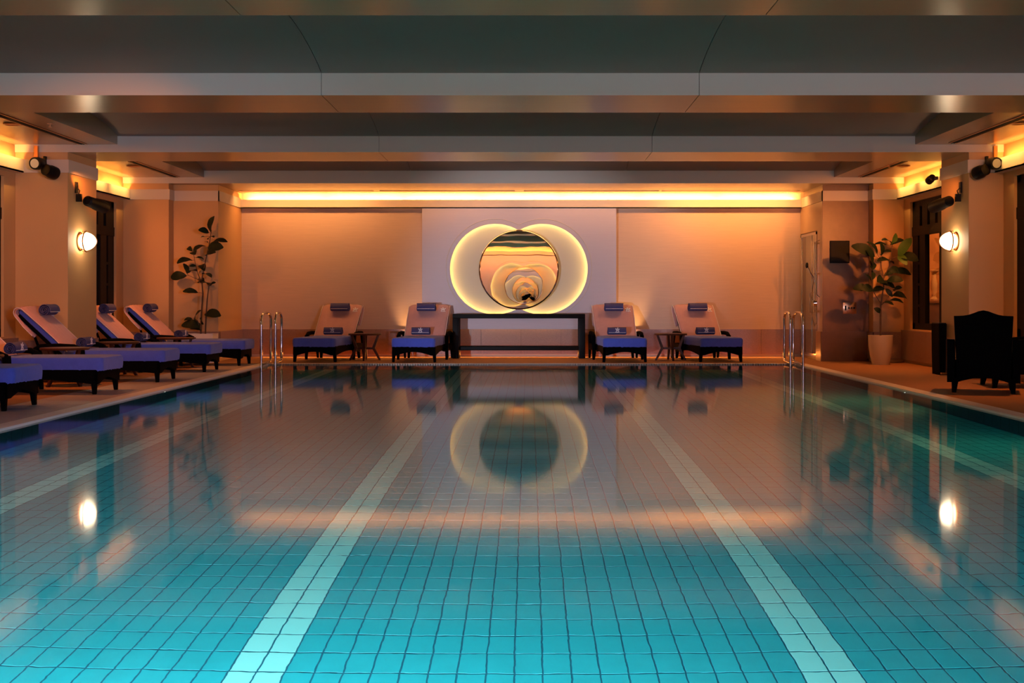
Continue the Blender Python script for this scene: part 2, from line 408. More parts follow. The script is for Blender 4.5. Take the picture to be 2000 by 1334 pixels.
# linear air vents, downlights, sprinklers
def vent(x, y0, y1, label):
    t = thing('ceiling_vent', label, 'vent', (x, (y0 + y1) / 2, ZA), 0, 'linear ceiling vents'); L = (y1 - y0) / 2
    MB().box(-.05, .05, -L, L, -.004, 0).obj('backing', M['black'], t)
    for dx in (-.045, -.015, .015, .045): MB().box(dx - .005, dx + .005, -L, L, -.012, -.004).obj('slat', M['copper'] if abs(dx) > .03 else M['black'], t)
vent(-5.12, 11.4, 14.1, 'long dark linear vent in the left ceiling, nearer one')
vent(-5.12, 15.3, 17.85, 'long dark linear vent in the left ceiling, farther one')
vent(4.83, 11.4, 14.0, 'long dark linear vent in the right ceiling, nearer one')
vent(4.83, 15.3, 17.85, 'long dark linear vent in the right ceiling, farther one')
for (x, y), q in zip(DOWN, ('left, nearer one', 'left, farther one', 'right, nearer one', 'right, farther one')):
    t = thing('downlight', 'round recessed downlight in the ceiling on the ' + q, 'light', (x, y, ZA), 0, 'recessed downlights')
    MB().lathe([(.055, -.002), (.085, -.002), (.09, -.008), (.075, -.014), (.055, -.008)], 24).obj('ring', M['copper'], t)
    MB().lathe([(.012, .0), (.054, -.003), (.054, -.001)], 24).obj('reflector', M['black'], t)
for (x, y, q) in ((-4.87, 12.5, 'left'), (4.78, 16.3, 'right')):
    t = thing('sprinkler', f'tiny sprinkler head under the {q} ceiling', 'sprinkler', (x, y, ZA))
    MB().lathe([(.03, 0), (.03, -.004), (.008, -.006), (.008, -.03)], 12).obj('body', M['copper'], t)
    MB().lathe([(.018, -.032), (.018, -.035)], 12).obj('deflector', M['copper'], t)

# ------------------------------------------------------------------ pool
TX, TY, TG = .0950, .180, .006
basin = senm('pool_basin', 'sunken pool tiled in turquoise with pale lane lines')
ZP = -1.06
MB().box(PXL - .15, PXR + .15, PY0 - .15, PY1 + .15, ZP - .15, ZP).obj('pool_bottom', M['grout'], basin)
# side walls of tiles (stuff) on a grout backing
MB().box(PXL - .15, PXL, PY0 - .15, PY1 + .15, ZP, -.05).box(PXR, PXR + .15, PY0 - .15, PY1 + .15, ZP, -.05).box(PXL, PXR, PY0 - .15, PY0, ZP, -.05).box(PXL, PXR, PY1, PY1 + .15, ZP, -.05).obj('pool_wall', M['joint'], basin)
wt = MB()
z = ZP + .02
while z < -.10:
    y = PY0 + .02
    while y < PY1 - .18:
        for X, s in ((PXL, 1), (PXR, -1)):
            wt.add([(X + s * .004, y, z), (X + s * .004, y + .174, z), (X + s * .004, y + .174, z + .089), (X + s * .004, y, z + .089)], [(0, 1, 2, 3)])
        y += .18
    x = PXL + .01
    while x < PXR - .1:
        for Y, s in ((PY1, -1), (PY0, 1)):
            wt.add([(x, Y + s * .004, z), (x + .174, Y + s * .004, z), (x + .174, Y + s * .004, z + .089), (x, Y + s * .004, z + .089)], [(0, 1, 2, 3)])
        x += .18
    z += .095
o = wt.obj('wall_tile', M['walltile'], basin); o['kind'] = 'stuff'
def tile_mesh(m):
    b = MB(); g = TG / 2; t = .0012; v = .0005; h_ = .0048
    b.add([(g, h_, 0), (TX - g, h_, 0), (TX - g, TY - h_, 0), (g, TY - h_, 0), (g + v, h_ + v, t), (TX - g - v, h_ + v, t), (TX - g - v, TY - h_ - v, t), (g + v, TY - h_ - v, t)],
          [(4, 5, 6, 7), (0, 1, 5, 4), (1, 2, 6, 5), (2, 3, 7, 6), (3, 0, 4, 7)])
    return b
tm_t, tm_l = tile_mesh(0).mesh('tile', M['tile']), tile_mesh(0).mesh('lane_tile', M['lane'])
rest_t, rest_l = MB(), MB()
XC = .047
near = []
cells = []
j = 0
yy = PY0 + .02
while yy + TY < PY1:
    for i in range(-39, 39):
        xx = XC + i * TX
        lane = i in (-11, -10, 9, 10, -31, -30, 29, 30)
        cells.append((xx, yy, lane))
    yy += TY
base_v, base_f = tile_mesh(0).v, tile_mesh(0).f
cand = sorted([c for c in cells if c[1] > 4.15 and abs((c[0] + .047) + .06) < (c[1] + .1) / F * 1000 + .0], key=lambda c: c[1])[:298]
cs = set(cand)
for c in cells:
    if c in cs: continue
    tgt = rest_l if c[2] else rest_t
    tgt.add([(v[0] + c[0], v[1] + c[1], v[2] + ZP) for v in base_v], base_f)
for c in cand:
    o = link('lane_tile' if c[2] else 'tile', tm_l if c[2] else tm_t, basin, (c[0], c[1], ZP))
o = rest_t.obj('floor_tiling', M['tile'], basin); o['kind'] = 'stuff'
o = rest_l.obj('lane_tiling', M['lane'], basin); o['kind'] = 'stuff'
# coping around the pool
cp = senm('trim_40', 'pale stone coping around the pool')
def coping(x0, x1, y0, y1, ax):
    n = round(((y1 - y0) if ax == 'y' else (x1 - x0)) / .9)
    for k in range(n):
        if ax == 'y': a, c = y0 + (y1 - y0) * k / n, y0 + (y1 - y0) * (k + 1) / n; MB().box(x0, x1, a + .001, c - .001, -.05, .004).obj('coping_stone', M['coping'], cp)
        else: a, c = x0 + (x1 - x0) * k / n, x0 + (x1 - x0) * (k + 1) / n; MB().box(a + .001, c - .001, y0, y1, -.05, .004).obj('coping_stone', M['coping'], cp)
coping(PXL - .15, PXL, PY0 - .15, PY1, 'y'); coping(PXR, PXR + .15, PY0 - .15, PY1, 'y')
coping(PXL, PXR, PY0 - .15, PY0, 'x'); coping(PXL - .15, PXR + .15, PY1 + .06, PY1 + .15, 'x')
gr = MB(); k = PXL
while k < PXR - .02: gr.box(k, k + .022, PY1, PY1 + .06, -.03, .003); k += .036
gr.box(PXL, PXR, PY1 + .056, PY1 + .06, -.03, .002)
o = gr.obj('gutter_grate', M['grate']); tag(o, 'overflow grating along the far pool edge', 'grate', kind='stuff')
# stone strip of the left deck, laid in narrow tiles
ds = senm('floor_strip', 'strip of narrow grey stone deck tiles left of the pool')
MB().box(PXL - .77, PXL - .15, PY0 - .15, PY1 + .15, -.12, -.008).obj('backing', M['joint'], ds)
me = MB().box(0, .616, .002, .228, -.012, 0).mesh('deck_tile', M['decktile'])
y = PY0 - .1
while y + .23 < PY1 + .15: link('deck_tile', me, ds, (PXL - .768, y, 0)); y += .23
# water
wv = MB().add([(PXL, PY0, -.012), (PXR, PY0, -.012), (PXR, PY1, -.012), (PXL, PY1, -.012)], [(0, 1, 2, 3)])
o = wv.obj('water', M['water']); tag(o, 'still pool water mirroring the far wall', 'water', kind='stuff')
# small underwater lamps seen as bright dots
for (x, y, q) in ((PXL + .005, 12.4, 'left'), (PXR - .005, 12.3, 'right')):
    t = thing('underwater_lamp', f'small bright underwater lamp on the {q} pool wall', 'lamp', (x, y, -.13), 0)
    s = 1 if x < 0 else -1
    MB().lathe([(.024, 0), (.024, s * .008), (.019, s * .010)], 20, axis='x').obj('ring', M['steel'], t)
    MB().lathe([(.018, s * .006), (.016, s * .012), (.010, s * .016)], 20, axis='x').obj('lens', M['lamp'], t)

# pool ladder rails
def ladder(name_side, rails, label):
    t = thing('pool_ladder', label, 'ladder', (rails[0][0][0], rails[0][0][1], 0), 0, 'steel pool ladders')
    ox, oy = rails[0][0]
    for (p, d) in rails:
        (px, py), (dx, dy) = p, d
        P = Vector((px - ox, py - oy, 0)); D = Vector((dx - ox, dy - oy, 0)); H = .735
        pts = [P + Vector((0, 0, z_)) for z_ in (-.75, -.3, 0, .3, .55, H - .10)]
        for k in range(1, 8):
            a = PI * k / 8
            c = (P + D) / 2; e = (P - D) / 2
            pts.append(c + e * math.cos(a) * 1.0 + Vector((0, 0, H - .10 + .10 * math.sin(a))))
        pts += [D + Vector((0, 0, z_)) for z_ in (H - .10, .5, .3, .10)]
        inn = (P - D).normalized()
        pts += [D + inn * .02 + Vector((0, 0, .05)), D + inn * .07 + Vector((0, 0, .028)), D + inn * (P - D).length * .8 + Vector((0, 0, .022)), P + Vector((0, 0, .02))]
        MB().tube(pts, .019, 10).obj('rail', M['steel'], t)
    (ax, ay), (bx, by) = rails[0][0], rails[1][0]
    for z_ in (-.25, -.5, -.72):
        MB().tube([(0, 0, z_), (bx - ax, by - ay, z_)], .02, 8).obj('step', M['steel'], t)
ladder('left', [((-3.67, 16.85), (-3.70, 17.62)), ((-3.57, 17.30), (-3.585, 17.80))], 'steel pool ladder with looped handrails at the far left corner')
ladder('right', [((3.75, 16.80), (3.79, 17.62)), ((3.68, 17.30), (3.70, 17.80))], 'steel pool ladder with looped handrails at the far right corner')

# ------------------------------------------------------------------ lit panel with mirror
def circ_union(r, dx, n=64, off=0.0):
    r = r + off; a0 = math.acos(min(1, dx / r)); pts = []
    # right circle (centre +dx) from the top cusp clockwise to the bottom cusp, then the left one
    th = PI - a0
    for k in range(n + 1):
        a = th - 2 * th * k / n; pts.append((dx + r * math.cos(a), r * math.sin(a)))
    for k in range(1, n):
        a = -a0 - (2 * th) * k / n; pts.append((-dx + r * math.cos(a), r * math.sin(a)))
    return pts
def light_panel(X, Y, s, zc, near_one):
    # s = -1: faces the camera (far wall); s = +1: faces away from the near wall
    t = thing('light_panel', 'tall pale panel with two overlapping glowing circles over the black console' if not near_one else 'pale panel with two glowing circles on the near wall, seen only mirrored', 'wall panel', (X, Y, zc))
    hw0, hw1, z0, z1 = -1.54, 1.55, -(zc - .445), 2.46 - zc
    A = circ_union(.72, .375)
    # front sheet with the cut-out: bridge outer rectangle and inner outline by matching angles
    def outer(a):
        c, s_ = math.cos(a), math.sin(a); k = []
        if c > 1e-9: k.append(hw1 / c)
        if c < -1e-9: k.append(hw0 / c)
        if s_ > 1e-9: k.append(z1 / s_)
        if s_ < -1e-9: k.append(z0 / s_)
        r_ = min(k); return (c * r_, s_ * r_)
    angs = [math.atan2(p[1], p[0]) for p in A]
    corner = [math.atan2(b, a) for a in (hw0, hw1) for b in (z0, z1)]
    full = sorted(list(zip(angs, A)), key=lambda q: q[0])
    ins = []
    for ca in corner:
        # interpolate inner outline at the corner angle
        for i in range(len(full)):
            a0, p0 = full[i]; a1, p1 = full[(i + 1) % len(full)]
            if a0 <= ca <= a1:
                f = (ca - a0) / (a1 - a0 + 1e-9); ins.append((ca, (p0[0] + (p1[0] - p0[0]) * f, p0[1] + (p1[1] - p0[1]) * f))); break
    full = sorted(full + ins, key=lambda q: q[0]); n = len(full)
    v = []; f = []
    for yo in (s * .085, s * .105):
        v += [(p[0], yo, p[1]) for _, p in full]; v += [(outer(a)[0], yo, outer(a)[1]) for a, _ in full]
    for i in range(n):
        j = (i + 1) % n
        f += [(i, j, n + j, n + i), (2 * n + i, 3 * n + i, 3 * n + j, 2 * n + j), (i, 2 * n + i, 2 * n + j, j), (n + i, n + j, 3 * n + j, 3 * n + i)]
    MB().add(v, f).obj('front_sheet', M['panel'], t)
    MB().box(hw0 + .01, hw1 - .01, *sorted((s * .002, s * .012)), z0, z1 - .01).obj('back_board', M['niche'], t)
    sd = MB()
    ye = sorted((0, s * .085))
    sd.box(hw0, hw0 + .01, *ye, z0, z1).box(hw1 - .01, hw1, *ye, z0, z1).box(hw0, hw1, *ye, z1 - .01, z1)
    sd.obj('edge', M['panel'], t)
    B = circ_union(.72, .375, 48, .045)
    st = MB(); st.tube([(p[0], s * .055, p[1]) for p in B], .009, 6, closed=True); st.obj('light_strip', M['led'], t)
    # thin raised tube imitating a reflection of the glowing cut-out
    Bd = circ_union(.72, .375, 64, .065)
    MB().tube([(p[0], s * .107, p[1] + .012) for p in Bd], .004, 6, closed=True).obj('halo_reflection', M['cornice'], t)
    m_ = thing('round_mirror', 'large round wavy mirror hanging in front of the glowing circles' if not near_one else 'round mirror on the near end wall, seen in the other mirror', 'mirror', (X, Y + s * .105, zc - .01))
    e = sorted((0, s * .045))
    MB().lathe([(.60, s * .0), (.632, s * .004), (.635, s * .03), (.615, s * .046)], 96, axis='y').obj('rim', M['chrome'], m_)
    MB().lathe([(.05, s * .0463), (.35, s * .0464), (.614, s * .0465)], 96, axis='y').obj('mirror_glass', M['mirror'], m_)
    MB().box(-.08, .08, *sorted((-s * .09, 0)), -.08, .08).obj('mount', M['steel'], m_)
light_panel(-.16, YF - .006, -1, 1.40, False)
light_panel(-.16, YN + .006, 1, 1.40, True)

# console table under the mirror
t = thing('console_table', 'long black open console table under the round mirror', 'table', (-.155, 19.28, 0))
MB().box(-1.03, 1.03, -.19, .19, .622, .692).obj('table_top', M['console'], t, bevel=.004)
for sx in (-1, 1):
    for sy in (-1, 1):
        MB().box(*sorted((sx * 1.03, sx * .93)), *sorted((sy * .19, sy * .10)), 0, .622).obj('leg', M['console'], t, bevel=.003)
for sy in (-1, 1): MB().box(-.93, .93, *sorted((sy * .18, sy * .12)), .125, .185).obj('stretcher', M['console'], t, bevel=.003)

# ------------------------------------------------------------------ loungers
def emblem_mesh():
    b = MB()
    def blob(cx, cy, rx, ry, rot, n=12):
        pts = []
        for k in range(n):
            a = 2 * PI * k / n; x, y = rx * math.cos(a), ry * math.sin(a)
            pts.append((cx + x * math.cos(rot) - y * math.sin(rot), cy + x * math.sin(rot) + y * math.cos(rot)))
        b.prism(pts, lambda u, v, t_: (t_, u, v), 0, .003)
    # a sprig of five leaves over three short strokes
    for (cx, cy, rx, ry, ro) in ((-.020, .030, .022, .009, 2.2), (.004, .042, .022, .009, 1.2), (.020, .026, .022, .009, .6), (-.006, .014, .026, .009, 1.0), (.018, .004, .018, .008, 2.4),
                                 (-.024, -.018, .010, .010, 0), (-.001, -.020, .010, .011, 0), (.022, -.018, .010, .010, 0)):
        blob(cx, cy, rx, ry, ro)
    return b.mesh('emblem', M['emblem'])
EMB = emblem_mesh()
WD = .32
BX0, BZ0, BX1, BZ1 = 1.12, .36, 1.66, .83      # front surface of the backrest
BA = math.atan2(BZ1 - BZ0, BX1 - BX0)
def make_lounger():
    t = thing('sun_lounger', '', 'lounger')
    # wicker body: arched side and end aprons round a deck
    MB().box(.05, 1.55, -WD + .01, WD - .01, .17, .235).obj('body', M['wicker'], t, bevel=.008)
    def arch(a, b_, zt, ze, zm, n=12):
        p = [(a, zt), (a, ze)]
        for k in range(n + 1):
            q = k / n; p.append((a + .07 + (b_ - a - .14) * q, ze + .0 + (zm - ze) * math.sin(PI * q)))
        return p + [(b_, ze), (b_, zt)]
    for s in (-1, 1):
        MB().prism(arch(.03, 1.50, .235, .10, .145), lambda u, v, y_: (u, y_, v), *sorted((s * WD, s * (WD - .03)))).obj('side_apron', M['wicker'], t)
    for xa in (.03, 1.52):
        MB().prism(arch(-WD, WD, .235, .10, .15), lambda u, v, x_: (x_, u, v), xa, xa + .03).obj('end_apron', M['wicker'], t)
    for (x_, dx) in ((.075, -.012), (1.50, .015)):
        for s in (-1, 1):
            MB().taper((x_ + dx, s * (WD - .022) + s * .008, 0), (.018, .018), (x_, s * (WD - .03), .20), (.034, .028)).obj('leg', M['wicker'], t, bevel=.003, seg=1)
    # arm frames
    for s in (-1, 1):
        ar = MB().tube([(.92, s * .37, .30), (.945, s * .372, .365), (1.02, s * .375, .392), (1.2, s * .375, .400), (1.42, s * .372, .395), (1.50, s * .37, .36)], [.02, .028, .030, .030, .028, .02], 8).obj('armrest', M['wicker'], t)
        MB().taper((.90, s * .372, 0), (.020, .018), (.945, s * .37, .37), (.036, .03)).obj('arm_post', M['wicker'], t, bevel=.003, seg=1)
        MB().taper((1.56, s * .372, 0), (.018, .016), (1.47, s * .37, .37), (.032, .03)).obj('arm_post', M['wicker'], t, bevel=.003, seg=1)
        MB().box(.93, 1.50, *sorted((s * (WD - .01), s * (.385))), .14, .235).obj('arm_rail', M['wicker'], t)
    # seat cushion in fitted towelling with puckered lower hem
    b = MB(); nx, ny = 44, 24; L = 1.18; Z0, Z1 = .228, .356
    ring = []
    def outline(n):
        p = []; r = .055
        for (cx, cy, a0) in ((L - r, WD - r, 0), (r - .02, WD - r, PI / 2), (r - .02, -WD + r, PI), (L - r, -WD + r, 3 * PI / 2)):
            for k in range(7): a = a0 + PI / 2 * k / 6; p.append((cx + r * math.cos(a), cy + r * math.sin(a)))
        out = []
        for i in range(len(p)):
            a, c = Vector(p[i]), Vector(p[(i + 1) % len(p)]); m_ = max(1, int((c - a).length / .03))
            for q in range(m_): out.append(a.lerp(c, q / m_))
        return out
    O = outline(0); n = len(O); c = Vector((L / 2, 0))
    rnd = [random.uniform(-1, 1) for _ in range(n)]
    levels = [(Z0 + .012, -.022, 0), (Z0 - .004, -.004, 1), (Z0 + .02, .003, .4), (Z0 + .06, .006, .2), (Z1 - .03, .004, 0), (Z1 - .008, -.008, 0), (Z1, -.03, 0), (Z1 + .006, -.14, 0)]
    for (z_, off, wv_) in levels:
        for i, p in enumerate(O):
            d = (p - Vector((min(max(p.x, .1), L - .1), p.y * .5))); d = d.normalized() if d.length else Vector((0, 1))
            q = p + d * (off + wv_ * .004 * rnd[i])
            b.v.append((q.x, q.y, z_ + wv_ * .006 * rnd[(i * 7) % n]))
    for l in range(len(levels) - 1):
        b.f += [(l * n + i, l * n + (i + 1) % n, (l + 1) * n + (i + 1) % n, (l + 1) * n + i) for i in range(n)]
    b.f += [tuple(range(n))[::-1], tuple(range((len(levels) - 1) * n, len(levels) * n))]
    b.sm = True
    b.obj('seat_cushion', M['towel'], t)
    # backrest: wicker frame carrying a cushion with a towel pulled over its top
    u = Vector((math.cos(BA), 0, math.sin(BA))); nn = Vector((math.sin(BA), 0, -math.cos(BA)))   # nn points to the back
    o0 = Vector((BX0, 0, BZ0)); Lb = math.hypot(BX1 - BX0, BZ1 - BZ0)
    fb = MB()
    P = lambda a, d, y_: tuple(o0 + u * a + nn * d + Vector((0, y_, 0)))
    fb.add([P(-.05, .09, -.29), P(-.05, .09, .29), P(Lb - .02, .09, .29), P(Lb - .02, .09, -.29), P(-.05, .125, -.29), P(-.05, .125, .29), P(Lb - .02, .125, .29), P(Lb - .02, .125, -.29)],
           [(3, 2, 1, 0), (4, 5, 6, 7), (0, 1, 5, 4), (1, 2, 6, 5), (2, 3, 7, 6), (3, 0, 4, 7)])
    bf = fb.obj('back_frame', M['wicker'], t)
    MB().taper((1.45, .2, .22), (.012, .012), (1.60, .2, .60), (.012, .012)).obj('back_prop', M['wicker'], t)
    MB().taper((1.45, -.2, .22), (.012, .012), (1.60, -.2, .60), (.012, .012)).obj('back_prop', M['wicker'], t)
    prof = [(-.06, .01), (.0, .0), (.2, -.008), (.4, -.008), (.6, -.004)]
    top = [(Lb + .0, .0), (Lb + .035, .02), (Lb + .05, .055), (Lb + .035, .09), (Lb, .11), (Lb - .15, .135), (Lb - .30, .14)]
    pr_ = [(a * (Lb / .7), d) for a, d in prof] + top
    NY = 26; b = MB(); m_ = len(pr_)
    for j in range(NY + 1):
        y_ = -WD + .01 + (2 * WD - .02) * j / NY
        e = abs(j / NY * 2 - 1); wob = .004 * math.sin(j * 1.3) + .003 * math.sin(j * 2.9)
        for i, (a, d) in enumerate(pr_):
            dd = d + (e ** 8) * .022 + wob * (.3 + i / m_); hang = (-.03 * math.sin(j * .55)) if i == m_ - 1 else 0
            b.v.append(P(a - (.015 * e ** 6 if a > Lb - .01 and i < m_ - 3 else 0) + hang, dd, y_ * (1 + .03 * max(0, (a / Lb)) )))
    for j in range(NY):
        b.f += [(j * m_ + i, j * m_ + i + 1, (j + 1) * m_ + i + 1, (j + 1) * m_ + i) for i in range(m_ - 1)]
    b.sm = True
    cov = b.obj('back_towel', M['towel_warmlit'], t)
    sm = cov.modifiers.new('thickness', 'SOLIDIFY'); sm.thickness = .012; sm.offset = -1
    # cushion body under the towel
    cb = MB(); cb.add([P(-.05, .018, -WD + .025), P(-.05, .018, WD - .025), P(Lb + .005, .014, WD - .025), P(Lb + .005, .014, -WD + .025), P(-.05, .09, -WD + .025), P(-.05, .09, WD - .025), P(Lb + .005, .088, WD - .025), P(Lb + .005, .088, -WD + .025)],
           [(3, 2, 1, 0), (4, 5, 6, 7), (0, 1, 5, 4), (1, 2, 6, 5), (2, 3, 7, 6), (3, 0, 4, 7)])
    cb.obj('back_cushion', M['towel'], t, bevel=.02)
    for s in (-1, 1):
        pts = [P(a, d + .022, s * (WD - .006) * (1 + .03 * max(0, a / Lb))) for a, d in pr_]
        MB().tube(pts, .0045, 6).obj('hem', M['hem'], cov)
    q = link('emblem', EMB, cov); q.location = P(Lb * .80, -.014, -.235); q.rotation_euler = (0, PI / 2 - BA, 0)
    q.rotation_euler = Matrix(((nn.x, 0, u.x), (0, -1, 0), (nn.z, 0, u.z))).to_euler()
    q.scale = (1, 1.15, 1.15)
    return t
def make_roll(seat):
    t = thing('rolled_towel', '', 'towel')
    R_, Ln = (.066, .28) if seat else (.072, .29)
    pts = []; turns = 3.4; N = 70
    for k in range(N + 1):
        a = 2 * PI * turns * k / N; r = .010 + (R_ - .010) * k / N
        pts.append((r * math.cos(a + .9), r * math.sin(a + .9)))
    th = (R_ - .01) / turns * .42
    b = MB(); v = []
    for i, (x, z_) in enumerate(pts):
        r = math.hypot(x, z_); nx_, nz = x / r, z_ / r
        for rr in (0, -th):
            for y_ in (-Ln / 2, Ln / 2): v.append((x + nx_ * rr, y_ + .004 * math.sin(i * .9) * (1 if y_ > 0 else -1), z_ + nz * rr))
    f = []
    for i in range(N):
        a, c = i * 4, (i + 1) * 4
        f += [(a, c, c + 1, a + 1), (a + 2, a + 3, c + 3, c + 2), (a, a + 2, c + 2, c), (a + 1, c + 1, c + 3, a + 3)]
    f += [(0, 1, 3, 2), (N * 4, N * 4 + 2, N * 4 + 3, N * 4 + 1)]
    b.add(v, f); b.sm = True
    b.obj('towel_spiral', M['roll'], t)
    MB().tube([(pts[-1][0] * 1.0, -Ln / 2 + .01, pts[-1][1] * 1.0), (pts[-1][0], Ln / 2 - .01, pts[-1][1])], .004, 6).obj('hem', M['hem'], t)
    if seat:
        e = link('emblem', EMB, t); e.location = (-R_ - .003, 0, .004); e.scale = (1, -.9, .9)
    return t
L0 = make_lounger(); RH = make_roll(False); RS = make_roll(True)
# foot position, yaw (local +x runs to the head), wording
loungers = [((-4.21, 10.30), 180, 'left deck lounger nearest the camera, only its foot end in view'),
            ((-4.11, 12.10), 180, 'left deck lounger second from the camera, long blue seat in view'),
            ((-4.03, 13.83), 180, 'left deck lounger in front of the lamp column, full backrest in view'),
            ((-4.02, 15.75), 180, 'left deck lounger half hidden behind the lamp column'),
            ((-3.93, 17.22), 180, 'left deck lounger farthest from the camera, before the plant'),
            ((-3.14, 17.93), 83, 'far wall lounger leftmost of the four, beside the ladder'),
            ((-1.68, 17.87), 86, 'far wall lounger just left of the console table'),
            ((1.40, 17.87), 93, 'far wall lounger just right of the console table'),
            ((2.82, 17.95), 98, 'far wall lounger rightmost of the four, with creased towel')]
first = True
yaw_h = {}
for i, ((x, y), deg, lab) in enumerate(loungers):
    lo = L0 if first else copy_tree(L0)
    rh = RH if first else copy_tree(RH); rs = RS if first else copy_tree(RS); first = False
    a = math.radians(deg)
    lo.location = (x, y, 0); lo.scale = (.93, 1, 1); lo.rotation_euler = (0, 0, a); tag(lo, lab, 'lounger', 'sun loungers with towelling covers')
    def put(o, lx, ly, lz):
        lx *= .93
        o.location = (x + lx * math.cos(a) - ly * math.sin(a), y + lx * math.sin(a) + ly * math.cos(a), lz); o.rotation_euler = (0, 0, a)
    ly = random.uniform(-.03, .03)
    d = .56; put(rh, BX0 + d * math.cos(BA) - math.sin(BA) * .086, ly, BZ0 + d * math.sin(BA) + math.cos(BA) * .086)
    put(rs, 1.02, random.uniform(-.03, .04) , .363 + .066)
    short = lab.split(',')[0].replace(' in front of', ' before').replace('left deck ', 'left deck ')
    tag(rh, 'rolled towel on the backrest of the ' + short.replace(' half hidden', ''), 'towel', 'rolled towels on the loungers')
    tag(rs, 'rolled towel on the seat of ' + short.replace(' half hidden', ''), 'towel', 'rolled towels on the loungers')

# ------------------------------------------------------------------ side tables
def make_table():
    t = thing('side_table', '', 'table')
    MB().lathe([(.20, .378), (.245, .380), (.25, .392), (.245, .404), (.20, .405)], 40).obj('table_top', M['wood'], t)
    for k in range(4):
        a = k * PI / 2 + .12; c, s = math.cos(a), math.sin(a)
        b = MB()
        for (r0, z0, r1, z1, w0, w1) in ((.225, 0, .125, .19, .016, .022), (.125, .17, .20, .38, .022, .018)):
            b.taper((r0 * c, r0 * s, z0), (w0, w0), (r1 * c, r1 * s, z1), (w1, w1))
        b.obj('leg', M['wood'], t, bevel=.003, seg=1)
    MB().box(-.135, .135, -.018, .018, .165, .195).obj('stretcher', M['wood'], t); MB().box(-.018, .018, -.135, .135, .165, .195).obj('stretcher', M['wood'], t)
    return t
T0 = make_table()
for i, (x, y, lab) in enumerate(((-2.475, 18.55, 'small round side table between the two loungers left of the console'),
                                 (2.14, 18.55, 'small round side table between the two loungers right of the console'),
                                 (-5.05, 11.20, 'side table at the left frame edge between the two nearest deck loungers'),
                                 (-4.90, 12.97, 'side table before the lamp column, in front of its lounger'),
                                 (-4.95, 14.80, 'side table between the lamp column lounger and the half hidden one'),
                                 (-4.74, 16.49, 'side table before the farthest left deck lounger'))):
    t = T0 if i == 0 else copy_tree(T0)
    t.location = (x, y, 0); t.rotation_euler = (0, 0, i * .4 - .2 if i > 1 else -.12 - PI / 2 + .06)
    tag(t, lab, 'table', 'small wooden side tables')

# ------------------------------------------------------------------ windows
def window(n, X, y0, y1, sx, lab):
    r = senm(f'window_{n}', lab, (X + sx * .07, (y0 + y1) / 2, WZ0))
    H = WZ1 - WZ0; W = (y1 - y0) / 2; d = .035
    def bar(name, a, b_, z0, z1, dd=d): MB().box(-dd, dd, a, b_, z0, z1).obj(name, M['winwood'], r)
    bar('window_frame', -W, -W + .10, 0, H); bar('window_frame', W - .10, W, 0, H); bar('window_frame', -W, W, 0, .09); bar('window_frame', -W, W, H - .08, H)
    zt = 1.33
    bar('transom', -W, W, zt, zt + .13, .045)
    # upper row: heavy bars with narrow openings
    k = -W + .10; q = 0
    m_ = 6; op = .105; bw = (2 * W - .2 - m_ * op) / (m_ + 1)
    for i in range(m_ + 1): bar('mullion', k + i * (bw + op), k + i * (bw + op) + bw, zt + .13, H - .08)
    # lower part: for each side a stile, a slit with small bars, a stile
    for s in (-1, 1):
        for (a, b_) in ((.10, .24), (.31, .55)): bar('stile', *sorted((s * (W - a), s * (W - b_))), .09, zt)
        for z in (.32, .62, .92): bar('glazing_bar', *sorted((s * (W - .24), s * (W - .31))), z, z + .035)
    bar('stile', -.05, .05, .09, zt)
    MB().box(-.004, .004, -W + .05, W - .05, .04, H - .04).obj('pane', M['glass'], r)
window(1, XL, *WY[0], -1, 'dark wooden window behind the left lamp column')
window(2, XR, *WY[0], 1, 'dark wooden window behind the right lamp column, lit room beyond')
window(3, XL, *WY[1], -1, 'dark wooden window at the left frame edge')
window(4, XR, *WY[1], 1, 'dark wooden window at the right frame edge')
# lit room seen through the right windows
for bx, nm in (((7.4, 7.6, 10.5, 20.0, 0, 2.9), 'wall_beyond'), ((XR + .2, 7.6, 20.0, 20.2, 0, 2.9), 'wall_beyond'), ((XR + .2, 7.6, 10.3, 20.2, 2.9, 3.0), 'ceiling_beyond'), ((XR + .6, 7.6, 10.3, 20.2, -.12, 0), 'floor_beyond'), ((XR + .2, 7.6, 10.3, 10.5, 0, 2.9), 'wall_beyond')):
    struct(MB().box(*bx).obj(nm, M['beyond']))
spot((6.5, 17.6, 2.8), (6.5, 19.9, 1.2), 170, DEEP, 100, .8, .08)
spot((6.6, 14.0, 2.8), (7.3, 15, .8), 25, DEEP, 120, .8, .08)
t = thing('plinth', 'brown plinth seen through the right window', 'plinth', (6.15, 18.7, 0)); MB().box(-.20, .20, -.2, .2, 0, .86).obj('block', M['granite_dark'], t, bevel=.01); MB().box(-.22, .22, -.22, .22, .86, .90).obj('cap', M['granite'], t, bevel=.005)
t = thing('vase', 'slender white sculptural vase on the plinth beyond the right window', 'vase', (6.17, 18.7, .90))
MB().lathe([(.05, 0), (.055, .02), (.03, .06), (.045, .16), (.05, .26), (.03, .36), (.04, .42)], 20).obj('body', M['white'], t)
MB().lathe([(.04, .42), (.065, .44), (.07, .46), (.05, .465)], 20).obj('rim', M['white'], t)
# night side behind the left windows
struct(MB().box(-7.6, -7.5, 10.5, 20, 0, 3).obj('wall_outside', M['winwood']), 'dark outside wall behind the left windows')

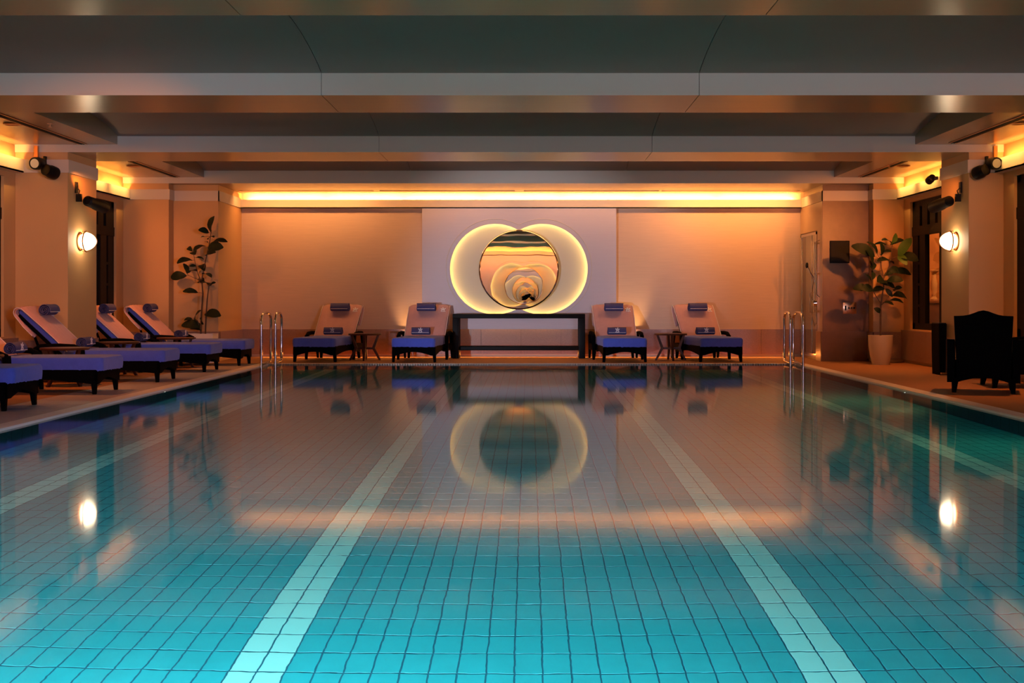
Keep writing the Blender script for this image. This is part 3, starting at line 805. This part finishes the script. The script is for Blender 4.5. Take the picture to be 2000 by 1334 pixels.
# ------------------------------------------------------------------ wall lamps
def sconce(X, Y, Z, s, lab):
    t = thing('wall_lamp', lab, 'lamp', (X, Y, Z), 0, 'round wall lamps on the columns')
    MB().lathe([(.0, 0), (.105, 0), (.11, s * .012), (.085, s * .03), (.07, s * .035)], 36, axis='x').obj('back_plate', M['copper'], t)
    MB().lathe([(.072, s * .03), (.094, s * .045), (.100, s * .09), (.090, s * .132), (.066, s * .164), (.03, s * .180), (.005, s * .183)], 36, axis='x').obj('globe', M['glow'], t)
    c = MB().tube([(s * (.03 + .17 * math.sin(a)), .0, .115 * math.cos(a)) for a in [PI * k / 16 for k in range(17)]], .008, 6)
    c.obj('cage_hoop', M['copper'], t)
    MB().tube([(s * .075, 1.0 * .118 * math.cos(a), .118 * math.sin(a)) for a in [2 * PI * k / 28 for k in range(28)]], .010, 6, closed=True).obj('cage_ring', M['copper'], t)
sconce(-5.32, 14.56, 1.60, 1, 'glowing round wall lamp on the left column')
sconce(5.075, 14.60, 1.605, -1, 'glowing round wall lamp on the right column')

# ------------------------------------------------------------------ black spotlights
def can(root, name, c, d, L, r, m='black'):
    d = Vector(d).normalized(); c = Vector(c)
    pts = [c - d * L * .5, c - d * L * .46, c - d * L * .1, c, c + d * L * .42, c + d * L * .5]
    o = MB().tube(pts, [r * .6, r * .86, r * .9, r, r, r * .97], 20).obj(name, M[m], root)
    MB().lathe([(r * .25, 0), (r * .72, .001), (r * .74, -.002)], 20).obj('lens', M['steel'], o)
    l = o.children[0]; l.matrix_local = Matrix.Translation(c + d * (L * .5 + .002)) @ d.to_track_quat('Z', 'Y').to_matrix().to_4x4()
def twin(X, Y, s, lab):
    t = thing('spotlight', lab, 'spotlight', (X, Y, 2.46), 0, 'black spotlights on the columns')
    MB().box(-.012, .012, .02, .075, -.02, .10).obj('bracket', M['black'], t); MB().box(-.02 + s * .10, .02 + s * .10, .03, .075, -.02, .22).tube([(s * .10, .04, 0), (0, .02, -.02)], .008, 6).obj('stem', M['copper'], t)
    can(t, 'head', (s * .03, -.07, .005), (s * .15, -1, -.1), .16, .072)
    can(t, 'head', (-s * .10, -.06, -.085), (-s * .35, 1, -.2), .17, .075)
twin(-5.57, 14.10, -1, 'pair of black spotlight heads on the front of the left column')
twin(5.27, 14.10, 1, 'pair of black spotlight heads on the front of the right column')
def single(X, Y, Z, s, lab):
    t = thing('spotlight', lab, 'spotlight', (X, Y, Z), 0, 'black spotlights on the columns')
    MB().box(*sorted((0, s * .02)), -.03, .03, .02, .15).obj('wall_plate', M['black'], t)
    MB().box(*sorted((s * .01, s * .07)), -.02, .02, -.08, .01).tube([(s * .02, 0, .08), (s * .05, 0, .05), (s * .03, 0, -.02)], .006, 6).obj('arm', M['black'], t)
    can(t, 'head', (s * .15, .25, -.09), (s * .16, 1, -.12), .42, .072)
single(-5.32, 14.42, 2.14, 1, 'long black spotlight on the pool side of the left column')
single(5.075, 14.42, 2.14, -1, 'long black spotlight on the pool side of the right column')
t = thing('spotlight', 'small black spotlight on the right wall by the cove', 'spotlight', (5.02, 15.26, 2.41), 0)
MB().box(-.02, .02, -.13, 0, -.02, .02).obj('bracket', M['black'], t); can(t, 'head', (-.02, .03, 0), (-.1, 1, -.3), .12, .05)

# ------------------------------------------------------------------ shower, pier fittings
s = senm('door_1', 'framed glass shower door in the right pier', (PR, 19.07, 0))
MB().box(-.015, .03, -.54, -.50, .06, 1.94).box(-.015, .03, .50, .54, .06, 1.94).box(-.015, .03, -.54, .54, 1.90, 1.94).box(-.015, .03, -.54, .54, .04, .09).obj('door_frame', M['steel'], s)
MB().box(-.004, .004, -.50, .50, .09, 1.90).obj('door_glass', M['glass'], s)
MB().box(-.012, .012, -.20, -.17, .09, 1.90).obj('door_stile', M['steel'], s)
MB().tube([(-.01, -.27, .72), (-.05, -.27, .72), (-.05, -.27, 1.02), (-.01, -.27, 1.02)], .008, 8).obj('door_handle', M['chrome'], s)
struct(MB().box(5.3, 5.4, 18.3, YF, 0, ZB).box(PR + .08, 5.3, YF, YF + .1, 0, ZB).obj('wall_shower', M['showertile']), 'beige tiled shower lining behind the glass door')
spot((4.85, 19.0, 2.55), (4.95, 19.0, 0), 40, (1, .55, .25), 120, .6, .05)
t = thing('shower_fitting', 'chrome hand shower with riser rail and hose beside the glass door', 'shower', (PR - .02, 18.36, 0))
MB().tube([(-.05, .04, .72), (-.05, .04, 1.78)], .011, 8).obj('riser_rail', M['chrome'], t)
MB().tube([(0, -.06, .95), (-.05, -.06, 1.0), (-.05, -.06, 1.78), (0, -.06, 1.80)], .009, 8).obj('water_pipe', M['chrome'], t)
for z_ in (.74, 1.30, 1.76): MB().tube([(.02, .04, z_), (-.05, .04, z_), (-.06, .04, z_)], .014, 8).obj('wall_mount', M['chrome'], t)
MB().lathe([(.045, -.05), (.05, -.01), (.03, .0)], 20, (-.03, -.01, .86), 'x').tube([(-.08, -.01, .86), (-.10, -.01, .93)], .008, 6).obj('valve', M['chrome'], t)
MB().tube([(-.05, .04, 1.22), (-.10, .09, 1.32), (-.14, .13, 1.42)], [.011, .012, .014], 8).obj('hand_shower', M['chrome'], t)
MB().lathe([(.02, 0), (.042, .01), (.045, .03), (.04, .034)], 20, (-.165, .14, 1.43), 'x').obj('shower_head', M['black'], t)
MB().tube([(-.06, .04, 1.22), (-.10, .03, .95), (-.10, .0, .66), (-.07, -.05, .52), (-.05, -.09, .58), (-.05, -.06, .78), (-.04, -.02, .86)], .007, 6).obj('hose', M['chrome'], t)
t = thing('wall_panel', 'black square panel on the dark marble pier', 'panel', (4.60, PIERY - .001, 1.62))
MB().box(-.145, .145, -.02, 0, -.165, .165).obj('frame', M['console'], t, bevel=.004); MB().box(-.13, .13, -.024, -.02, -.15, .15).obj('screen', M['console'], t)
t = thing('control_plate', 'brass control plate with buttons low on the marble pier', 'control plate', (4.75, PIERY - .001, .79))
MB().box(-.10, .10, -.008, 0, -.085, .085).obj('plate', M['brass'], t, bevel=.003)
MB().box(-.075, -.05, -.014, -.008, -.035, .035).obj('rocker', M['black'], t)
for dx in (-.015, .025, .065): MB().lathe([(.013, 0), (.013, -.008), (.008, -.010)], 14, (dx, -.008, 0), 'y').obj('button', M['black'], t)

# ------------------------------------------------------------------ plants
def leaf_mesh(m, w=.40):
    b = MB(); N = 7; v = []
    for i in range(N + 1):
        t_ = i / N; hw = w * (math.sin(PI * min(1, t_ * .97 + .015)) ** .62) * (.75 + .35 * t_) * .62
        zc = .10 * math.sin(PI * t_) - .16 * t_ * t_
        v += [(t_, -hw, zc + hw * .22 + .012 * math.sin(i * 2)), (t_, 0, zc), (t_, hw, zc + hw * .22 - .012 * math.sin(i * 2))]
    f = []
    for i in range(N):
        a = i * 3; f += [(a, a + 3, a + 4, a + 1), (a + 1, a + 4, a + 5, a + 2)]
    b.add(v, f); b.sm = True; me = b.mesh('leaf', m); return me
LM = [leaf_mesh(M['leaf']), leaf_mesh(M['leaf'], .52), leaf_mesh(M['leafl'])]
def plant(name, label, loc, stems, leaves, sc, org, big=1.3):
    t = thing(name, label, 'plant', loc)
    def W(p, k): return Vector(((p[0] - org[0]) * sc, .07 * math.sin(k * 2.3 + p[1] * .01), (org[1] - p[1]) * sc))
    joints = []
    for k, (pts, r0, r1) in enumerate(stems):
        q = [Vector(((p[0] - org[0]) * sc, (.04 * math.sin(k * 2.1) * (i / len(pts)) if k else 0), (org[1] - p[1]) * sc)) for i, p in enumerate(pts)]
        qq = []
        for i in range(len(q) - 1):
            for j in range(4): qq.append(q[i].lerp(q[i + 1], j / 4))
        qq.append(q[-1]); joints += qq
        MB().tube(qq, [r0 + (r1 - r0) * i / (len(qq) - 1) for i in range(len(qq))], 8).obj('stem', M['bark'], t)
    for k, lf in enumerate(leaves):
        x, y, L = lf[:3]; kind = lf[3] if len(lf) > 3 else (k % 2)
        c = Vector(((x - org[0]) * sc, random.uniform(-.10, .10), (org[1] - y) * sc))
        j = min(joints, key=lambda p: (Vector((p.x, 0, p.z)) - Vector((c.x, 0, c.z))).length + (0 if p.z < c.z + .02 else .05))
        size = 2 * L * sc * big
        d = (c - j)
        if d.length < .01: d = Vector((random.uniform(-1, 1), random.uniform(-.5, .5), .3))
        d.normalize(); st = c - d * size * .5
        MB().tube([j, (j + st) / 2 + Vector((0, 0, .006)), st], .003, 5).obj('petiole', M['bark'], t)
        o = link('leaf', LM[kind], t)
        zz = Vector((random.uniform(-.6, .6), random.uniform(-1.2, -.35), random.uniform(.35, 1.0))).normalized()
        yv = zz.cross(d).normalized(); zz = d.cross(yv).normalized()
        mt = Matrix((d, yv, zz)).transposed().to_4x4(); mt.translation = st
        o.matrix_local = mt @ Matrix.Scale(size, 4)
    return t
LL = [(475, 205, 50, 1), (430, 250, 32), (405, 290, 12), (440, 298, 15), (485, 290, 22), (530, 325, 45), (425, 325, 15), (500, 365, 50), (470, 410, 52), (370, 368, 42), (300, 375, 30), (350, 405, 35),
      (380, 443, 25), (290, 465, 45), (400, 507, 45), (290, 520, 30), (340, 500, 20), (345, 540, 35), (445, 565, 45), (235, 575, 45), (415, 625, 50, 1), (485, 625, 14), (325, 685, 40),
      (480, 850, 52), (370, 860, 45), (330, 930, 55, 1), (300, 885, 22), (410, 900, 32), (350, 950, 48), (395, 610, 35)]
ST = [([(392, 1010), (398, 850), (408, 700), (400, 600), (430, 450), (455, 340), (470, 240)], .014, .005), ([(400, 620), (372, 560), (350, 480), (335, 400)], .007, .003),
      ([(400, 610), (350, 590), (300, 565)], .005, .003), ([(425, 1010), (432, 850), (440, 740), (452, 640)], .012, .008), ([(392, 980), (370, 900), (340, 880)], .008, .004)]
plant('potted_plant', 'tall leafy rubber plant behind the left loungers', (-4.74, 17.88, .38), ST, LL, 17.88 / F / 3.707, (410, 1010))
LR = [(380, 165, 40), (455, 150, 35, 2), (480, 170, 42), (540, 222, 65, 2), (340, 190, 35), (270, 220, 45), (180, 250, 75), (230, 330, 60), (330, 240, 40), (390, 265, 40), (380, 340, 60, 1), (560, 310, 58),
      (510, 325, 50, 2), (450, 420, 40), (525, 435, 60), (270, 370, 40), (240, 410, 35), (400, 450, 28, 1), (255, 460, 32), (440, 505, 45), (220, 500, 40), (330, 510, 55, 1), (395, 545, 45, 1), (160, 575, 45),
      (210, 580, 45, 1), (305, 585, 35), (410, 615, 30), (470, 578, 28), (440, 590, 20), (520, 645, 55), (470, 685, 40), (393, 705, 32, 1), (308, 768, 26, 1)]
SR = [([(332, 1015), (333, 850), (335, 720), (360, 560), (360, 470), (340, 400), (335, 330)], .016, .005), ([(362, 490), (410, 380), (432, 260), (440, 190)], .008, .004), ([(335, 705), (290, 640), (258, 585)], .008, .004),
      ([(338, 725), (380, 680), (410, 640), (450, 590)], .006, .003), ([(432, 320), (470, 300), (500, 300)], .004, .003), ([(350, 420), (290, 435), (250, 430)], .004, .003)]
plant('potted_plant', 'leafy fig plant with a bare trunk in the cream pot', (4.95, 17.30, .36), SR, LR, 17.3 / F / 4.445, (333, 1015), 1.5)
t = thing('plant_pot', 'tapered cream pot standing by the right window', 'pot', (4.95, 17.30, 0))
MB().lathe([(.09, 0), (.115, .0), (.145, .12), (.165, .27), (.172, .41), (.160, .412), (.150, .36), (.12, .355)], 36).obj('body', M['pot'], t)
MB().lathe([(.01, .362), (.155, .360), (.155, .352)], 24).obj('soil', M['soil'], t)
t = thing('plant_pot', 'white rectangular planter behind the farthest left lounger', 'pot', (-4.76, 17.88, 0))
MB().box(-.20, .20, -.16, .16, 0, .37).box(-.20, .20, -.16, -.145, .37, .42).box(-.20, .20, .145, .16, .37, .42).box(-.20, -.185, -.145, .145, .37, .42).box(.185, .20, -.145, .145, .37, .42).obj('body', M['whitep'], t)
MB().box(-.184, .184, -.144, .144, .37, .385).obj('soil', M['soil'], t)

# ------------------------------------------------------------------ armchairs and table on the right
def armchair(loc, rz, lab, patch):
    t = thing('armchair', lab, 'chair', loc, rz, 'black wicker armchairs')
    # local: back towards -y, seat opens to +y
    W2 = .265
    pts = [(-W2 * .93, .10), (-W2 * .95, .35), (-W2 * 1.02, .74)]
    for k in range(13):
        q = k / 12; xx = -W2 * 1.02 + 2.04 * W2 * q; pts.append((xx, .75 + .055 * math.exp(-((q - .5) / .2) ** 2)))
    pts += [(W2 * 1.02, .74), (W2 * .95, .35), (W2 * .93, .10)]
    arch = [(W2 * .93 - 2 * W2 * .93 * k / 10, .10 + .05 * math.sin(PI * k / 10)) for k in range(1, 10)]
    MB().prism(pts + arch, lambda u, v, q: (u, q - max(0, v - .3) * .12, v), -.02, .045).obj('backrest', M['wicker'], t)
    sa = [(0, .10), (0, .52), (.42, .48), (.50, .44), (.52, .38), (.50, .10)] + [(.50 - .5 * k / 8, .10 + .05 * math.sin(PI * k / 8)) for k in range(1, 8)]
    for s_ in (-1, 1):
        MB().prism(sa, lambda u, v, q: (q, u, v), *sorted((s_ * W2, s_ * (W2 + .07)))).obj('arm_panel', M['wicker'], t)
        for (yy_, dy) in ((.02, -.03), (.46, .02)):
            MB().taper((s_ * (W2 + .005), yy_ + dy, 0), (.02, .02), (s_ * (W2 - .005), yy_, .14), (.034, .034)).obj('leg', M['wicker'], t)
    MB().box(-W2, W2, .045, .50, .14, .30).obj('seat_base', M['wicker'], t)
    MB().box(-W2 + .01, W2 - .01, .05, .50, .30, .40).obj('seat_cushion', M['black'], t, bevel=.03)
    if patch: MB().box(-.20, .03, -.026, -.021, .335, .40).obj('teal_rectangle', M['tealpatch'], t)  # thin dark teal rectangle on the backrest
    return t
armchair((4.42, 11.95, 0), math.radians(-20), 'black wicker armchair with arched back at the right deck', True)
armchair((5.30, 12.84, 0), math.radians(82), 'black wicker armchair cut by the right frame edge', False)
t = thing('slim_stand', 'slim tapered black upright stand at the foot of the right column', 'stand', (5.00, 14.98, 0), 0)  # slim dark upright, taken for a chair back seen edge-on
MB().prism([(-.038, .0), (-.03, .0), (-.028, .03), (.032, .03), (.036, .43), (.045, .44), (.048, .62), (-.048, .62), (-.045, .3)], lambda u, v, q: (u, q, v), -.14, .14).obj('side_panel', M['wicker'], t, bevel=.003, seg=1)
MB().box(-.043, .043, -.13, .13, .62, .63).obj('cap', M['black'], t)
